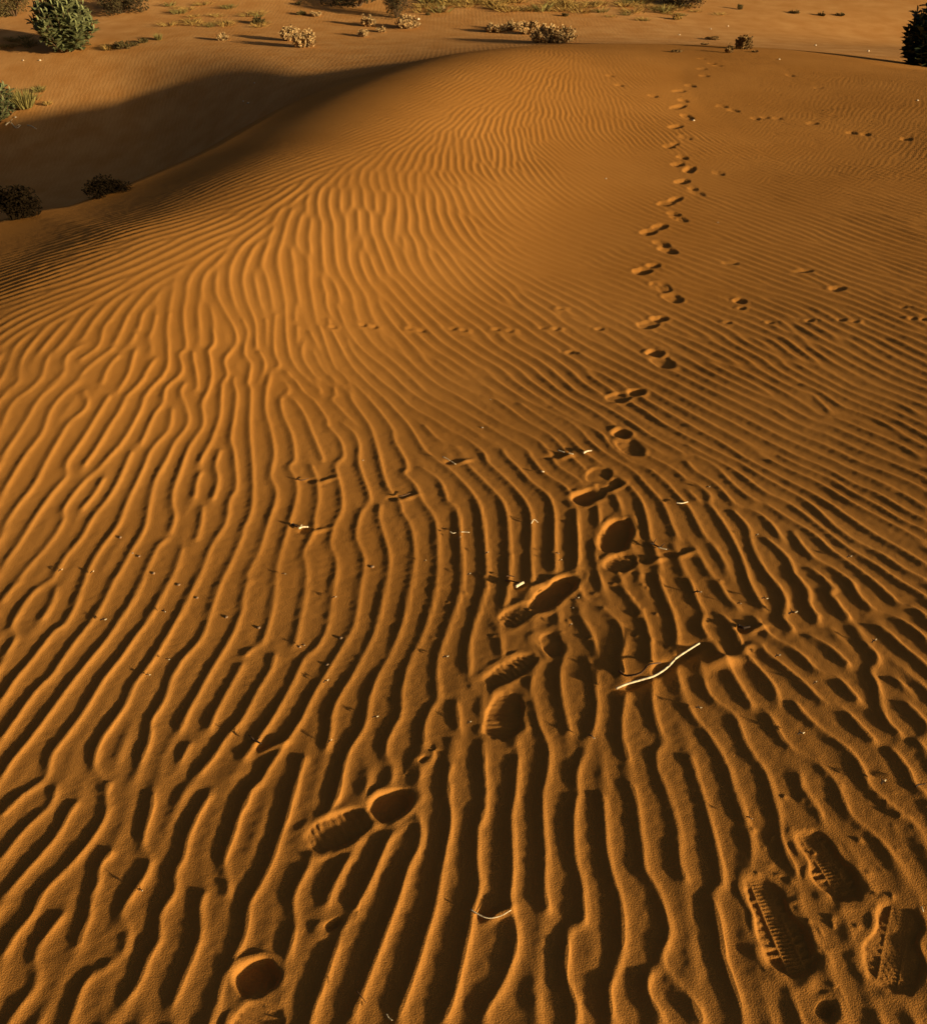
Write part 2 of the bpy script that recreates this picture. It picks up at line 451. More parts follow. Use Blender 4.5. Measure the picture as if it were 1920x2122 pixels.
def up(A):
    i = np.minimum(fi.astype(int), OG-2); t = fi-i
    B = A[i]*(1-t)[:, None]+A[i+1]*t[:, None]; return B[:, i]*(1-t)+B[:, i+1]*t
THN = (.5*np.arctan2(up(S2), up(C2)) + math.pi/2).astype(np.float32) % math.pi    # direction across the crests
kx = np.fft.rfftfreq(RN, RS)[None, :]; ky = np.fft.fftfreq(RN, RS)[:, None]
KF = np.hypot(kx, ky)+1e-9; KA = np.arctan2(ky, kx) % math.pi
F0 = 1/.066
RAD = np.exp(-(np.log(KF/F0))**2/(2*.27**2)).astype(np.float32)
K = 12
TH = ThreadPoolExecutor(4)
pos = THN/(math.pi/K)
WK = [np.clip(1-np.abs((pos-k+K/2) % K-K/2), 0, 1).astype(np.float32) for k in range(K)]
WB = (sstep(5.2, 8.0, RY0+np.arange(RN)*RS)[:, None]*np.ones((1, RN))).astype(np.float32)   # shorter ripples higher up
WB = np.maximum(WB, (sstep(-1.6, -3.2, RX0+np.arange(RN)*RS)[None, :]*sstep(3.2, 4.6, RY0+np.arange(RN)*RS)[:, None]).astype(np.float32))
RAD2 = np.exp(-(np.log(KF*.047))**2/(2*.22**2)).astype(np.float32)
def FK(k, s):
    d = (KA-k*math.pi/K+math.pi/2) % math.pi-math.pi/2
    return (np.exp(-d*d/(2*s*s))).astype(np.float32)
FKS = list(TH.map(lambda k: FK(k, .20), range(K)))
def orient(u):
    U = np.fft.rfft2(u)
    out = np.zeros((RN, RN), np.float32)
    for v in TH.map(lambda k: ((np.fft.irfft2(U*(FKS[k]*RAD), s=(RN, RN))*(1-WB)+np.fft.irfft2(U*(FKS[k]*RAD2), s=(RN, RN))[:, :]*(1.25*WB))*WK[k]).astype(np.float32), range(K)): out += v
    return out
ST = np.fft.rfft2(splat)
T = np.fft.irfft2(ST*np.exp(-(np.log(KF*.072))**2/(2*.55**2)), s=(RN, RN))
M = np.fft.irfft2(ST*np.exp(-(KF*.07)**2*8), s=(RN, RN))
M = sstep(.04, .10, M)
T = T/(np.sqrt((T*T*M).sum()/M.sum())+1e-9)
rs = np.random.RandomState(11)
u = rs.randn(RN, RN)*.8
u = u*(1-M*.9)+T*M*2
NIT = 6
for it in range(NIT):
    u = orient(u)
    M2 = np.maximum(M, 0)
    r = np.sqrt((u*u).mean())
    u = np.tanh(1.15*u/r)
    if it < NIT-1: u = u*(1-.75*M)+np.tanh(T*1.1)*M*.75
    else: u = u*(1-.45*M)+np.tanh(T*1.1)*M*.45
RIP = np.fft.irfft2(np.fft.rfft2(u)*np.exp(-(KF/56.)**2), s=(RN, RN))
ENV = np.sqrt(np.maximum(np.fft.irfft2(np.fft.rfft2(RIP*RIP)*np.exp(-(KF*.085)**2*3), s=(RN, RN)), 1e-4))
RIP = RIP/(ENV/np.median(ENV))**.75
RIP /= np.percentile(np.abs(RIP), 93)
TH.shutdown()
del FKS, WK, ST, T, KF, KA, RAD
# ---------------------------------------------------------------- marks pressed into the sand
# ovals: end points of the long axis in the photograph, width (m), depth (m), tread
OVALS = [
(640,1748,772,1682,.093,.030,1),(770,1690,850,1643,.085,.034,0),(495,2052,566,2006,.088,.036,0),(560,2080,492,2200,.098,.026,1),
(1005,1420,1110,1356,.072,.024,1),(1034,1530,1052,1436,.098,.032,1),(1038,1292,1112,1252,.078,.026,1),(1105,1262,1188,1195,.085,.032,0),
(1262,1142,1288,1076,.10,.026,0),(1262,1182,1308,1150,.085,.030,1),(1188,1040,1247,1014,.085,.03,0),(1240,1012,1282,996,.07,.026,0),(1234,1000,1246,970,.085,.010,0),
(1290,910,1318,942,.088,.028,1),(1272,893,1303,904,.07,.024,0),(1260,830,1304,818,.085,.026,1),(1300,815,1333,811,.06,.022,0),
(1356,740,1388,762,.09,.028,1),(1343,727,1370,736,.075,.022,0),(1325,678,1361,667,.085,.026,1),(1350,663,1382,659,.065,.02,0),
(1382,610,1406,626,.095,.028,1),(1358,584,1380,604,.10,.02,1),(1315,566,1347,558,.085,.026,0),(1342,552,1365,548,.06,.02,0),
(1370,512,1398,525,.09,.028,0),(1358,499,1384,511,.075,.02,0),(1332,485,1357,476,.085,.026,0),(1356,474,1378,465,.08,.02,0),
(1393,446,1420,459,.085,.03,1),(1384,440,1408,446,.07,.022,0),(1367,425,1393,417,.09,.026,0),(1388,418,1410,408,.07,.02,0),
(1430,394,1456,405,.09,.03,1),(1428,388,1443,394,.07,.024,0),(1400,379,1425,373,.09,.03,0),(1422,357,1435,345,.09,.03,0),(1392,343,1414,338,.09,.028,0),
(1405,323,1422,329,.09,.03,0),(1376,304,1396,302,.10,.03,0),(1392,300,1404,296,.07,.024,0),(1410,281,1430,289,.10,.034,1),(1386,265,1412,259,.10,.034,0),
(1416,236,1430,247,.12,.034,0),(1392,225,1418,217,.11,.034,0),(1408,205,1423,211,.12,.034,0),(1396,190,1418,187,.11,.03,0),(1423,175,1438,180,.12,.034,0),
(1347,199,1359,198,.12,.028,0),(1452,156,1466,158,.14,.034,0),(1445,143,1462,142,.13,.028,0),(1468,131,1480,132,.14,.034,0),(1484,135,1490,136,.14,.034,0),(1450,122,1458,121,.14,.03,0),
(1256,155,1270,158,.11,.026,0),(1276,174,1290,178,.11,.03,0),(1115,1322,1158,1346,.05,.012,0),(1134,1312,1150,1358,.058,.010,0),
(672,1925,706,1906,.024,.012,0),(866,1582,884,1568,.018,.010,0),(1700,2110,1716,2078,.03,.02,0),
(1484,218,1506,222,.10,.03,0),(1508,226,1530,231,.10,.03,0),(1560,246,1570,244,.10,.022,0),(1578,244,1592,242,.10,.022,0),(1604,246,1618,244,.10,.02,0),
(1674,256,1694,254,.10,.024,0),(1756,276,1772,274,.10,.03,0),(1786,279,1800,277,.10,.024,0),(1866,289,1888,287,.10,.03,0),(1634,153,1640,158,.11,.022,0),
(1686,182,1704,181,.10,.02,0),(1476,356,1500,362,.07,.016,0),
(1496,545,1530,545,.05,.012,0),(1646,563,1682,560,.05,.012,0),(1525,620,1540,628,.06,.016,0),(1720,600,1748,596,.06,.014,0),
]
DOTS = [(939,681),(960,685),(848,681),(873,685),(774,678),(751,674),(689,678),(1027,683),(1056,686),(1123,680),(1152,682),(1241,682),(1506,669),(1594,668),
(1676,664),(1742,663),(1770,666),(1910,661),(1180,730),(1160,640),(1535,639),(1870,636),(1890,660)]
for px, py in DOTS: OVALS.append((px-7, py+1, px+8, py-1, .030, .008, 0))
BOOTS = [((1566,1818),(1652,2014),.112,.034),((1668,1722),(1757,1862),.105,.034),((1868,1880),(1838,2040),.118,.022)]  # heel -> toe

def mesh_grid():
    st = R(.076); a = [0.0]
    while a[-1] < R(45.5): a.append(a[-1]+st)
    s = st
    while a[-1] < math.pi - s*1.5: s = min(s*1.14, R(5)); a.append(a[-1]+s)
    a = a[:-1] + [math.pi]
    ang = np.array([-v for v in a[:0:-1]] + a[:-1])           # -pi .. <pi, closed ring
    r = [.02, .2, .4, .55, .65, .72]
    while r[-1] < 420:
        q = r[-1]; D = q + 1.17
        r.append(q + (min(D*D/2404*.92, .026) if q < 15.2 else min(.026+(q-15.2)*.045, 12)))
    r = np.array(r)
    RR, AA = np.meshgrid(r, ang, indexing='ij')
    return RR*np.sin(AA), RR*np.cos(AA), len(r), len(ang)
X, Y, NR, NA = mesh_grid()
X = X.ravel(); Y = Y.ravel(); D_ = dist(X, Y); Z0 = H(X, Y)
fx, fy = (X-RX0)/RS, (Y-RY0)/RS
inn = (fx > 2) & (fx < RN-3) & (fy > 2) & (fy < RN-3) & (D_ > .0)
u_ = np.zeros_like(X); u_[inn] = bicubic(RIP, fx[inn], fy[inn])
p_ = np.clip(u_/1.06, -.995, .995)
tri = np.arcsin(p_)/math.pi + .5
tri = tri*.75 + (p_*.5+.5)*.25
prof = tri**2.1
left = 1 - sstep(-1.0, 2.2, X)
amp = .0069*sstep(.2, 1.0+.2*left, D_)*(1-.36*sstep(3.5, 7, Y)*(1-sstep(1.0, 3, X)))*(1+.45*sstep(1.0, 3, X)*sstep(3.5, 6, Y))*(1-.75*bump(X, Y, 1.9, 10.9, .8, 1.6))
amp *= .82+.28*vnoise(X, Y, 21, .45)+.12*vnoise(X, Y, 22, .12)
edge = np.minimum(np.minimum(fx-2, RN-3-fx), np.minimum(fy-2, RN-3-fy)); amp *= sstep(0, 120, edge)
near = sstep(9, 3, Y)
Zr = amp*(prof-.25) + (D_ > 0)*near*(.0004*vnoise(X, Y, 31, .05)+.0003*vnoise(X*.7+Y*.7, (Y-X)*.28, 33, .022)+.00035*vnoise(X, Y, 32, .014)) 
Z = Z0 + Zr
# the ripples lean: a short steep side towards +x, a long gentle one behind it
gxo = (np.clip(X, RX0, RX0+RN*RS-.2)-RX0)*(OG-1)/(RN*RS); gyo = (np.clip(Y, RY0, RY0+RN*RS-.2)-RY0)*(OG-1)/(RN*RS)
th_ = .5*np.arctan2(bicubic(S2, gxo, gyo), bicubic(C2, gxo, gyo)) + math.pi/2
nx_, ny_ = np.cos(th_), np.sin(th_); sg = np.where(nx_ < 0, -1, 1)
SHF = .9*amp*prof*(D_ > 0)

def local(cx, cy, rad):
    return np.nonzero((np.abs(X-cx) < rad) & (np.abs(Y-cy) < rad))[0]
def press(ax, ay, bx, by, wid, dep, tread, seed=0, shape='oval', rimk=1.0):
    cx, cy = (ax+bx)/2, (ay+by)/2; vx, vy = bx-ax, by-ay; Ln = max(math.hypot(vx, vy), wid*.9); n = math.hypot(vx, vy)+1e-9
    ux, uy = vx/n, vy/n; hl, hw = Ln*.54, wid/2
    ix = local(cx, cy, hl+.12)
    if not len(ix): return
    dx, dy = X[ix]-cx, Y[ix]-cy; s = dx*ux+dy*uy; t = -dx*uy+dy*ux
    sn = s/hl
    ww = hw
    if shape == 'boot': ww = hw*(.86+.16*sn - .17*np.exp(-((sn+.18)/.3)**2)); 
    if shape == 'oval': ww = hw*(1-.10*sn-.10*sn*sn)
    wob = 1+.08*vnoise(X[ix], Y[ix], 77+seed, .035)+.028*vnoise(X[ix], Y[ix], 177+seed, .012)
    e = 3.0
    q = ((np.abs(sn)**e+np.abs(t/ww)**e)**(1/e))/wob
    dm = (q-1)*hw                                           # about metres outside the rim
    wall = .005 + dep*.2
    m = 1-sstep(-wall, .002, dm)
    base = float(np.median(Z[ix][q < 1])) if (q < 1).any() else float(Z[ix].mean())
    plane = Z0[ix] + (base-float(np.median(Z0[ix][q < 1])) if (q < 1).any() else 0)
    dep = dep*(.28 if tread else .50); f = dep*(1+.2*sn)*(1-.35*q*q)+.0013*vnoise(X[ix], Y[ix], 5+seed, .03)
    if tread:
        k = .017
        tr = .5+.5*np.cos(2*math.pi*s/k + 2.2*np.abs(t)/hw + (1.2*vnoise(X[ix], Y[ix], 9+seed, .05) if shape == 'oval' else 0))
        am = (.0030 if shape == 'oval' else .0036)*(.6+.4*vnoise(X[ix], Y[ix], 15+seed, .04))
        tr = sstep(.2, .8, tr)*(.35+.65*sstep(-.35, .25, vnoise(X[ix], Y[ix], 61+seed, .018)))
        if shape == 'boot':
            c1 = np.exp(-((np.abs(t/hw)-.30)/.07)**2); tr = np.where(np.abs(t/hw) < .30, .45+.4*(np.sin(2*math.pi*s/.008) > 0), tr); tr = np.maximum(tr, c1)
        f = f - am*tr*(1-sstep(.75, .95, q))
    m3 = (1-sstep(-.005, .045, dm))*(.9 if shape == 'boot' else .7); Z[ix] = Z[ix]*(1-m3)+(plane-.0005)*m3; SHF[ix] *= 1-m3
    Z[ix] = Z[ix]*(1-m) + (plane-f)*m; SHF[ix] *= 1-m
    rim = rimk*(.0015+.10*dep)*np.exp(-((dm-.008)/.009)**2)*np.clip(.62+.7*vnoise(X[ix], Y[ix], 40+seed, .028), .08, 1.4)*(dm > -.004)
    Z[ix] += rim
for n, (x0, y0, x1, y1, w_, d_, tr) in enumerate(OVALS):
    a, b = P(x0, y0), P(x1, y1)
    far_ = min(1, max(0, (a[1]-4)/7)); press(a[0], a[1], b[0], b[1], w_*(1-.35*far_), d_*(1-.6*far_), tr, n, 'oval', 1-.8*far_)
for n, (a, b, w_, d_) in enumerate(BOOTS):
    a, b = P(*a), P(*b); press(a[0], a[1], b[0], b[1], w_, d_, 1, 200+n, 'boot')
def mound(px, py, sx_, sy_, ang, h):
    c = P(px, py); ix = local(c[0], c[1], 3*max(sx_, sy_)); Z[ix] += h*bump(X[ix], Y[ix], c[0], c[1], sx_, sy_, ang)
# little drifts and hollows round the twigs
a, b = P(1275, 1432), P(1445, 1347); tw = math.atan2(b[1]-a[1], b[0]-a[0])
mound(1492, 1372, .045, .020, tw-.35, .016); mound(1545, 1345, .03, .015, tw+.2, .008)
mound(1372, 1382, .05, .017, tw, -.012); mound(1425, 1350, .035, .02, tw, -.012); mound(1310, 1420, .05, .012, tw, -.007)
for px, py in ((1340,1160),(1400,1147),(640,1098),(1090,1212),(1545,1302),(1010,1893),(548,1545),(1150,945),(940,955),(825,1030),(655,994)):
    mound(px-12, py+2, .018, .012, .2, -.006); mound(px+22, py+2, .03, .010, .5, .006)
rs = np.random.RandomState(5)
for k in range(50):                                        # crumbs and scuffs beside the tracks
    px, py = 1200+rs.randn()*160, 1230+rs.randn()*60
    mound(px, py, .006+.006*rs.rand(), .005+.004*rs.rand(), rs.rand()*3, .0020*(.4+rs.rand()))
for k in range(60):
    px, py = 1700+rs.randn()*110, 1830+rs.randn()*110
    mound(px, py, .005+.006*rs.rand(), .004+.004*rs.rand(), rs.rand()*3, .0035*(rs.rand()-.2))

# ---------------------------------------------------------------- sand material
def mat(name, col, rough=.8, var=.0, scale=20., bump_=0., bscale=200., spec=.3, trans=0.0):
    m = bpy.data.materials.new(name); m.use_nodes = True; n = m.node_tree.nodes; l = m.node_tree.links
    b = n['Principled BSDF']; b.inputs['Base Color'].default_value = (*col, 1); b.inputs['Roughness'].default_value = rough
    b.inputs['Specular IOR Level'].default_value = spec
    geo = n.new('ShaderNodeNewGeometry')
    if var:
        t = n.new('ShaderNodeTexNoise'); t.inputs['Scale'].default_value = scale; t.inputs['Detail'].default_value = 4
        r_ = n.new('ShaderNodeValToRGB'); r_.color_ramp.elements[0].position = .35; r_.color_ramp.elements[1].position = .7
        r_.color_ramp.elements[0].color = (*[c*(1-var) for c in col], 1); r_.color_ramp.elements[1].color = (*[min(1, c*(1+var)) for c in col], 1)
        l.new(geo.outputs['Position'], t.inputs['Vector']); l.new(t.outputs['Fac'], r_.inputs['Fac']); l.new(r_.outputs['Color'], b.inputs['Base Color'])
    if bump_:
        t2 = n.new('ShaderNodeTexNoise'); t2.inputs['Scale'].default_value = bscale; t2.inputs['Detail'].default_value = 3
        bm_ = n.new('ShaderNodeBump'); bm_.inputs['Strength'].default_value = bump_; bm_.inputs['Distance'].default_value = .002
        l.new(geo.outputs['Position'], t2.inputs['Vector']); l.new(t2.outputs['Fac'], bm_.inputs['Height']); l.new(bm_.outputs['Normal'], b.inputs['Normal'])
    return m
SAND = mat('sand', (.52, .225, .04), .95, spec=.08)
n = SAND.node_tree.nodes; l = SAND.node_tree.links; b = n['Principled BSDF']; geo = n['Geometry'] if 'Geometry' in n else n.new('ShaderNodeNewGeometry')
def noise(sc, det=3, vec=None):
    t = n.new('ShaderNodeTexNoise'); t.inputs['Scale'].default_value = sc; t.inputs['Detail'].default_value = det
    l.new(vec or geo.outputs['Position'], t.inputs['Vector']); return t.outputs['Fac']
def ramp(f, a, b_, ca, cb):
    r_ = n.new('ShaderNodeValToRGB'); r_.color_ramp.elements[0].position = a; r_.color_ramp.elements[1].position = b_
    r_.color_ramp.elements[0].color = (*ca, 1); r_.color_ramp.elements[1].color = (*cb, 1); l.new(f, r_.inputs['Fac']); return r_.outputs['Color']
def mixc(f, a, b_, mode='MIX'):
    m_ = n.new('ShaderNodeMix'); m_.data_type = 'RGBA'; m_.blend_type = mode
    if isinstance(f, float): m_.inputs[0].default_value = f
    else: l.new(f, m_.inputs[0])
    l.new(a, m_.inputs[6]); l.new(b_, m_.inputs[7]); return m_.outputs[2]
c1 = ramp(noise(1.3), .3, .75, (.48, .215, .045), (.56, .262, .062))
c2 = ramp(noise(900, 2), .3, .7, (.62, .55, .5), (1, 1, 1))
c3 = mixc(.55, c1, c2, 'MULTIPLY')
at = n.new('ShaderNodeAttribute'); at.attribute_name = 'soil'
c4 = ramp(noise(3.0, 5), .35, .7, (.56, .27, .085), (.68, .37, .14))
l.new(mixc(at.outputs['Fac'], c3, c4), b.inputs['Base Color'])
at2 = n.new('ShaderNodeAttribute'); at2.attribute_name = 'faripple'
bm1 = n.new('ShaderNodeBump'); bm1.inputs['Strength'].default_value = .8; bm1.inputs['Distance'].default_value = .0022
l.new(noise(340, 5), bm1.inputs['Height'])
wv = n.new('ShaderNodeTexWave'); wv.inputs['Scale'].default_value = 5.0; wv.inputs['Distortion'].default_value = 5; wv.inputs['Detail'].default_value = 2
wv.inputs['Detail Scale'].default_value = 1.4; wv.bands_direction = 'X'
l.new(geo.outputs['Position'], wv.inputs['Vector'])
bm2 = n.new('ShaderNodeBump'); bm2.inputs['Distance'].default_value = .010
ml = n.new('ShaderNodeMath'); ml.operation = 'MULTIPLY'; ml.inputs[1].default_value = .22; l.new(at2.outputs['Fac'], ml.inputs[0]); l.new(ml.outputs[0], bm2.inputs['Strength'])
l.new(wv.outputs['Fac'], bm2.inputs['Height']); l.new(bm1.outputs['Normal'], bm2.inputs['Normal']); l.new(bm2.outputs['Normal'], b.inputs['Normal'])

# ---------------------------------------------------------------- ground mesh: one sheet
nv = NR*NA
me = bpy.data.meshes.new('sand_dune')
co = np.empty((nv+1, 3), np.float32); co[:nv, 0] = X+SHF*nx_*sg; co[:nv, 1] = Y+SHF*ny_*sg; co[:nv, 2] = Z; co[nv] = (0, 0, float(H(np.array([0.]), np.array([0.]))[0]))
I, J = np.meshgrid(np.arange(NR-1), np.arange(NA), indexing='ij'); J2 = (J+1) % NA
quads = np.stack([I*NA+J, (I+1)*NA+J, (I+1)*NA+J2, I*NA+J2], -1).reshape(-1, 4)[:, ::-1]
tris = np.stack([np.full(NA, nv), np.arange(NA), (np.arange(NA)+1) % NA], -1)[:, ::-1]
me.vertices.add(nv+1); me.vertices.foreach_set('co', co.ravel())
nl = quads.size+tris.size; me.loops.add(nl); me.loops.foreach_set('vertex_index', np.concatenate([quads.ravel(), tris.ravel()]).astype(np.int32))
npol = len(quads)+len(tris); me.polygons.add(npol)
ls = np.concatenate([np.arange(len(quads))*4, quads.size+np.arange(len(tris))*3]).astype(np.int32)
me.polygons.foreach_set('loop_start', ls)
me.polygons.foreach_set('use_smooth', np.ones(npol, bool))
me.update(calc_edges=True)
soil = sstep(-.2, -3.0, D_)*sstep(.25, .75, .5+.5*vnoise(X, Y, 50, 4.5)+.35*sstep(17, 26, Y)-.25*bump(X, Y, -3, 19, 5, 3)-.2*sstep(2, 6, X))
soil = np.maximum(soil, .75*sstep(-.3, -2.5, D_))
at_ = me.attributes.new('soil', 'FLOAT', 'POINT'); at_.data.foreach_set('value', np.append(soil, 0).astype(np.float32))
fr = sstep(-.4, -1.5, D_)*sstep(60, 20, Y)*(.35+.65*sstep(.2, .8, .5+.6*vnoise(X, Y, 51, 3.0)))*(1-.7*soil)
at_ = me.attributes.new('faripple', 'FLOAT', 'POINT'); at_.data.foreach_set('value', np.append(fr, 0).astype(np.float32))
dune = bpy.data.objects.new('sand_dune', me); COL.objects.link(dune); me.materials.append(SAND); dune['kind'] = 'structure'
print('ground', nv, NR, NA)
# ---------------------------------------------------------------- builders
SCALE = lambda p: (p[1]*CP + (CAMH-p[2])*SP)/FPX          # metres per photograph pixel at a point
def link(name, me_, parent=None, m=None, loc=None):
    o = bpy.data.objects.new(name, me_); COL.objects.link(o)
    if m: me_.materials.append(m)
    if parent: o.parent = parent
    if loc is not None: o.location = loc
    return o
def tagit(o, label, cat, group=None, kind=None):
    o['label'] = label; o['category'] = cat
    if group: o['group'] = group
    if kind: o['kind'] = kind
    return o
def thing(name, loc, label, cat, group=None):
    o = bpy.data.objects.new(name, None); COL.objects.link(o); o.location = loc; o.empty_display_size = .1
    return tagit(o, label, cat, group)
class MB:
    def __init__(s): s.v = []; s.f = []
    def tube(s, pts, r0, r1, n=5):
        pts = [Vector(p) for p in pts]; b0 = len(s.v); m = len(pts)
        for i, p in enumerate(pts):
            d = (pts[min(i+1, m-1)]-pts[max(i-1, 0)]).normalized(); a = d.orthogonal().normalized(); c = d.cross(a)
            r = r0+(r1-r0)*i/(m-1)
            for k in range(n):
                w_ = 2*math.pi*k/n; s.v.append(tuple(p+(a*math.cos(w_)+c*math.sin(w_))*r))
        for i in range(m-1):
            for k in range(n):
                s.f.append((b0+i*n+k, b0+i*n+(k+1) % n, b0+(i+1)*n+(k+1) % n, b0+(i+1)*n+k))
        s.f.append(tuple(b0+k for k in range(n))[::-1]); s.f.append(tuple(b0+(m-1)*n+k for k in range(n)))
    def leaf(s, p, d, up, l, w):          # a folded oval leaf
        p = Vector(p); d = Vector(d).normalized(); c = d.cross(Vector(up))
        if c.length < 1e-3: c = d.orthogonal()
        c.normalize(); n_ = c.cross(d); b0 = len(s.v)
        for t, k in ((0, .0), (.3, .8), (.65, 1), (1, 0)):
            s.v.append(tuple(p+d*l*t - n_*l*.12*t*t))
            if 0 < t < 1:
                for q in (-1, 1): s.v.append(tuple(p+d*l*t+c*q*w*.5*k+n_*w*.13))
        a = b0
        s.f += [(a, a+1, a+3), (a, a+2, a+1), (a+1, a+4, a+6, a+3), (a+1, a+2, a+5, a+4), (a+4, a+7, a+6), (a+4, a+5, a+7)]
        # order above: 0 base, 1 mid .3, 2/3 sides, 4 mid .65, 5/6 sides, 7 tip
    def blade(s, p, d, l, w):
        p = Vector(p); d = Vector(d).normalized(); c = d.cross(Vector((random.random()-.5, random.random()-.5, .1))).normalized()
        q = p+d*l*.55+Vector((0, 0, l*.04)); t = p+d*l+Vector((0, 0, -l*.08)); b0 = len(s.v)
        s.v += [tuple(p-c*w/2), tuple(p+c*w/2), tuple(q+c*w*.4), tuple(q-c*w*.4), tuple(t)]
        s.f += [(b0, b0+1, b0+2, b0+3), (b0+3, b0+2, b0+4)]
    def build(s, name, m, parent=None, loc=None, smooth=False):
        me_ = bpy.data.meshes.new(name); me_.from_pydata(s.v, [], s.f)
        if smooth: me_.polygons.foreach_set('use_smooth', [True]*len(s.f))
        me_.update(); return link(name, me_, parent, m, loc)
random.seed(4)
rnd = random.uniform
M_LEAF = mat('waxy_leaf', (.17, .19, .085), .45, .45, 9, spec=.45)
M_LEAFD = mat('silhouette_leaf', (.05, .07, .03), .5, .4, 9, spec=.4)  # waxy leaf darkened, the shade of a silhouette painted into its colour
M_TAN = mat('dry_tan_foliage', (.50, .35, .17), .9, .3, 14)
M_OLIVE = mat('olive_scrub_foliage', (.11, .085, .03), .9, .45, 8)
M_DARK = mat('dark_scrub_foliage', (.055, .042, .016), .95, .4, 5)
M_GRASS = mat('dry_grass', (.36, .24, .07), .9, .3, 10)
M_GREENG = mat('green_grass', (.22, .19, .06), .85, .3, 10)
M_BARK = mat('bark', (.10, .06, .03), .9, .3, 30)
M_WHITE = mat('sun_bleached_wood', (.80, .68, .48), .7, .3, 90, .5, 300)
M_BROWN = mat('brown_twig', (.13, .07, .035), .8, .3, 80)
M_BLACK = mat('dark_thorn', (.035, .02, .012), .8)
M_SHADE = mat('shade_black_foliage', (.012, .008, .004), .95, .3, 5, spec=.02)  # scrub foliage blackened: the valley shadow is put into its colour
M_BRF = mat('brown_scrub_foliage', (.24, .155, .065), .9, .35, 12, spec=.1)
M_PEB = mat('pale_stone', (.60, .52, .40), .7, .15, 40)
M_SEED = mat('grey_seed_husk', (.30, .20, .12), .7, .3, 80)

def leafy_shrub(px, py, wpx, hpx, leaf, nst, label, pos=None, m=M_LEAF, lean=(0, 0), dens=1.0, low=.15, name='leafy_shrub'):
    p = P(px, py) if pos is None else np.array(pos); s = SCALE(p); w, h = wpx*s/2, hpx*s*1.02
    t = thing(name, p, label, 'shrub'); st, fo = MB(), MB()
    for k in range(nst):
        a = rnd(0, 6.283); rr = math.sqrt(rnd(0, 1)); top = Vector((math.cos(a)*w*rr*.93+lean[0], math.sin(a)*w*rr*.93+lean[1], h*(.12+.88*math.sqrt(max(0, 1-rr*rr*.95)))*rnd(.84, 1.0)))
        base = Vector((math.cos(a)*.05, math.sin(a)*.05, -.05)); mid = base.lerp(top, .5)+Vector((math.cos(a)*w*rr*.16, math.sin(a)*w*rr*.16, -.05*h))
        pts = [base.lerp(mid, q)*(1-q)+mid.lerp(top, q)*q for q in [i/6 for i in range(7)]]
        st.tube(pts, .010, .004, 4)
        nl = int(13*dens*h/.9)
        for i in range(nl):
            q = low+(1-low)*(i+rnd(0, 1))/nl; c = base.lerp(mid, q)*(1-q)+mid.lerp(top, q)*q
            for sgn in (0, math.pi):
                b = rnd(0, 3.14)+sgn; d = Vector((math.cos(b), math.sin(b), rnd(-.1, 1.1)))
                fo.leaf(c, d, (0, 0, 1), leaf*rnd(.7, 1.15), leaf*rnd(.62, .8))
        fo.leaf(top, (rnd(-.3, .3), rnd(-.3, .3), 1), (1, 0, 0), leaf*.8, leaf*.4)
    st.build('stems', M_BARK, t); fo.build('foliage', m, t); return t
def tan_shrub(px, py, wpx, hpx, label, m=M_TAN, cat='shrub', name='dry_shrub', group=None, dens=1.0, pos=None, crumb=1.0):
    p = P(px, py) if pos is None else np.array(pos); s = SCALE(p); w, h = wpx*s/2, hpx*s
    t = thing(name, p - np.array([0, 0, .01]), label, cat, group); st, fo = MB(), MB()
    n_ = int((40+170*min(1, w/.35))*dens)
    for k in range(n_):
        a = rnd(0, 6.283); rr = math.sqrt(rnd(0, 1)); el = math.sqrt(max(0, 1-rr*rr)); lump = .82+.18*math.sin(a*3+px)+rnd(-.12, .12)
        top = Vector((math.cos(a)*w*rr*lump, math.sin(a)*w*rr*.8*lump, max(.02, h*(el*.72+.26)*lump*rnd(.6, 1.0))))
        d = (top+Vector((0, 0, .6*h))).normalized(); base = Vector((top.x*.15, top.y*.15, 0))
        st.tube([base, base.lerp(top, .6)+Vector((0, 0, -.03*h)), top], max(.0015, .012*w), .001, 3)
        tl = .16*h*crumb+.022
        for j in range(9):
            b = rnd(0, 6.283); e = Vector((math.cos(b)*.7, math.sin(b)*.7, rnd(.0, 1.2)))+d*.6
            q = top - d*tl*rnd(0, 1.3)
            fo.leaf(q, e, (rnd(-1, 1), rnd(-1, 1), 1), tl*rnd(.4, .75), tl*rnd(.28, .5))
    st.build('stems', M_BARK, t); fo.build('foliage', m, t); return t
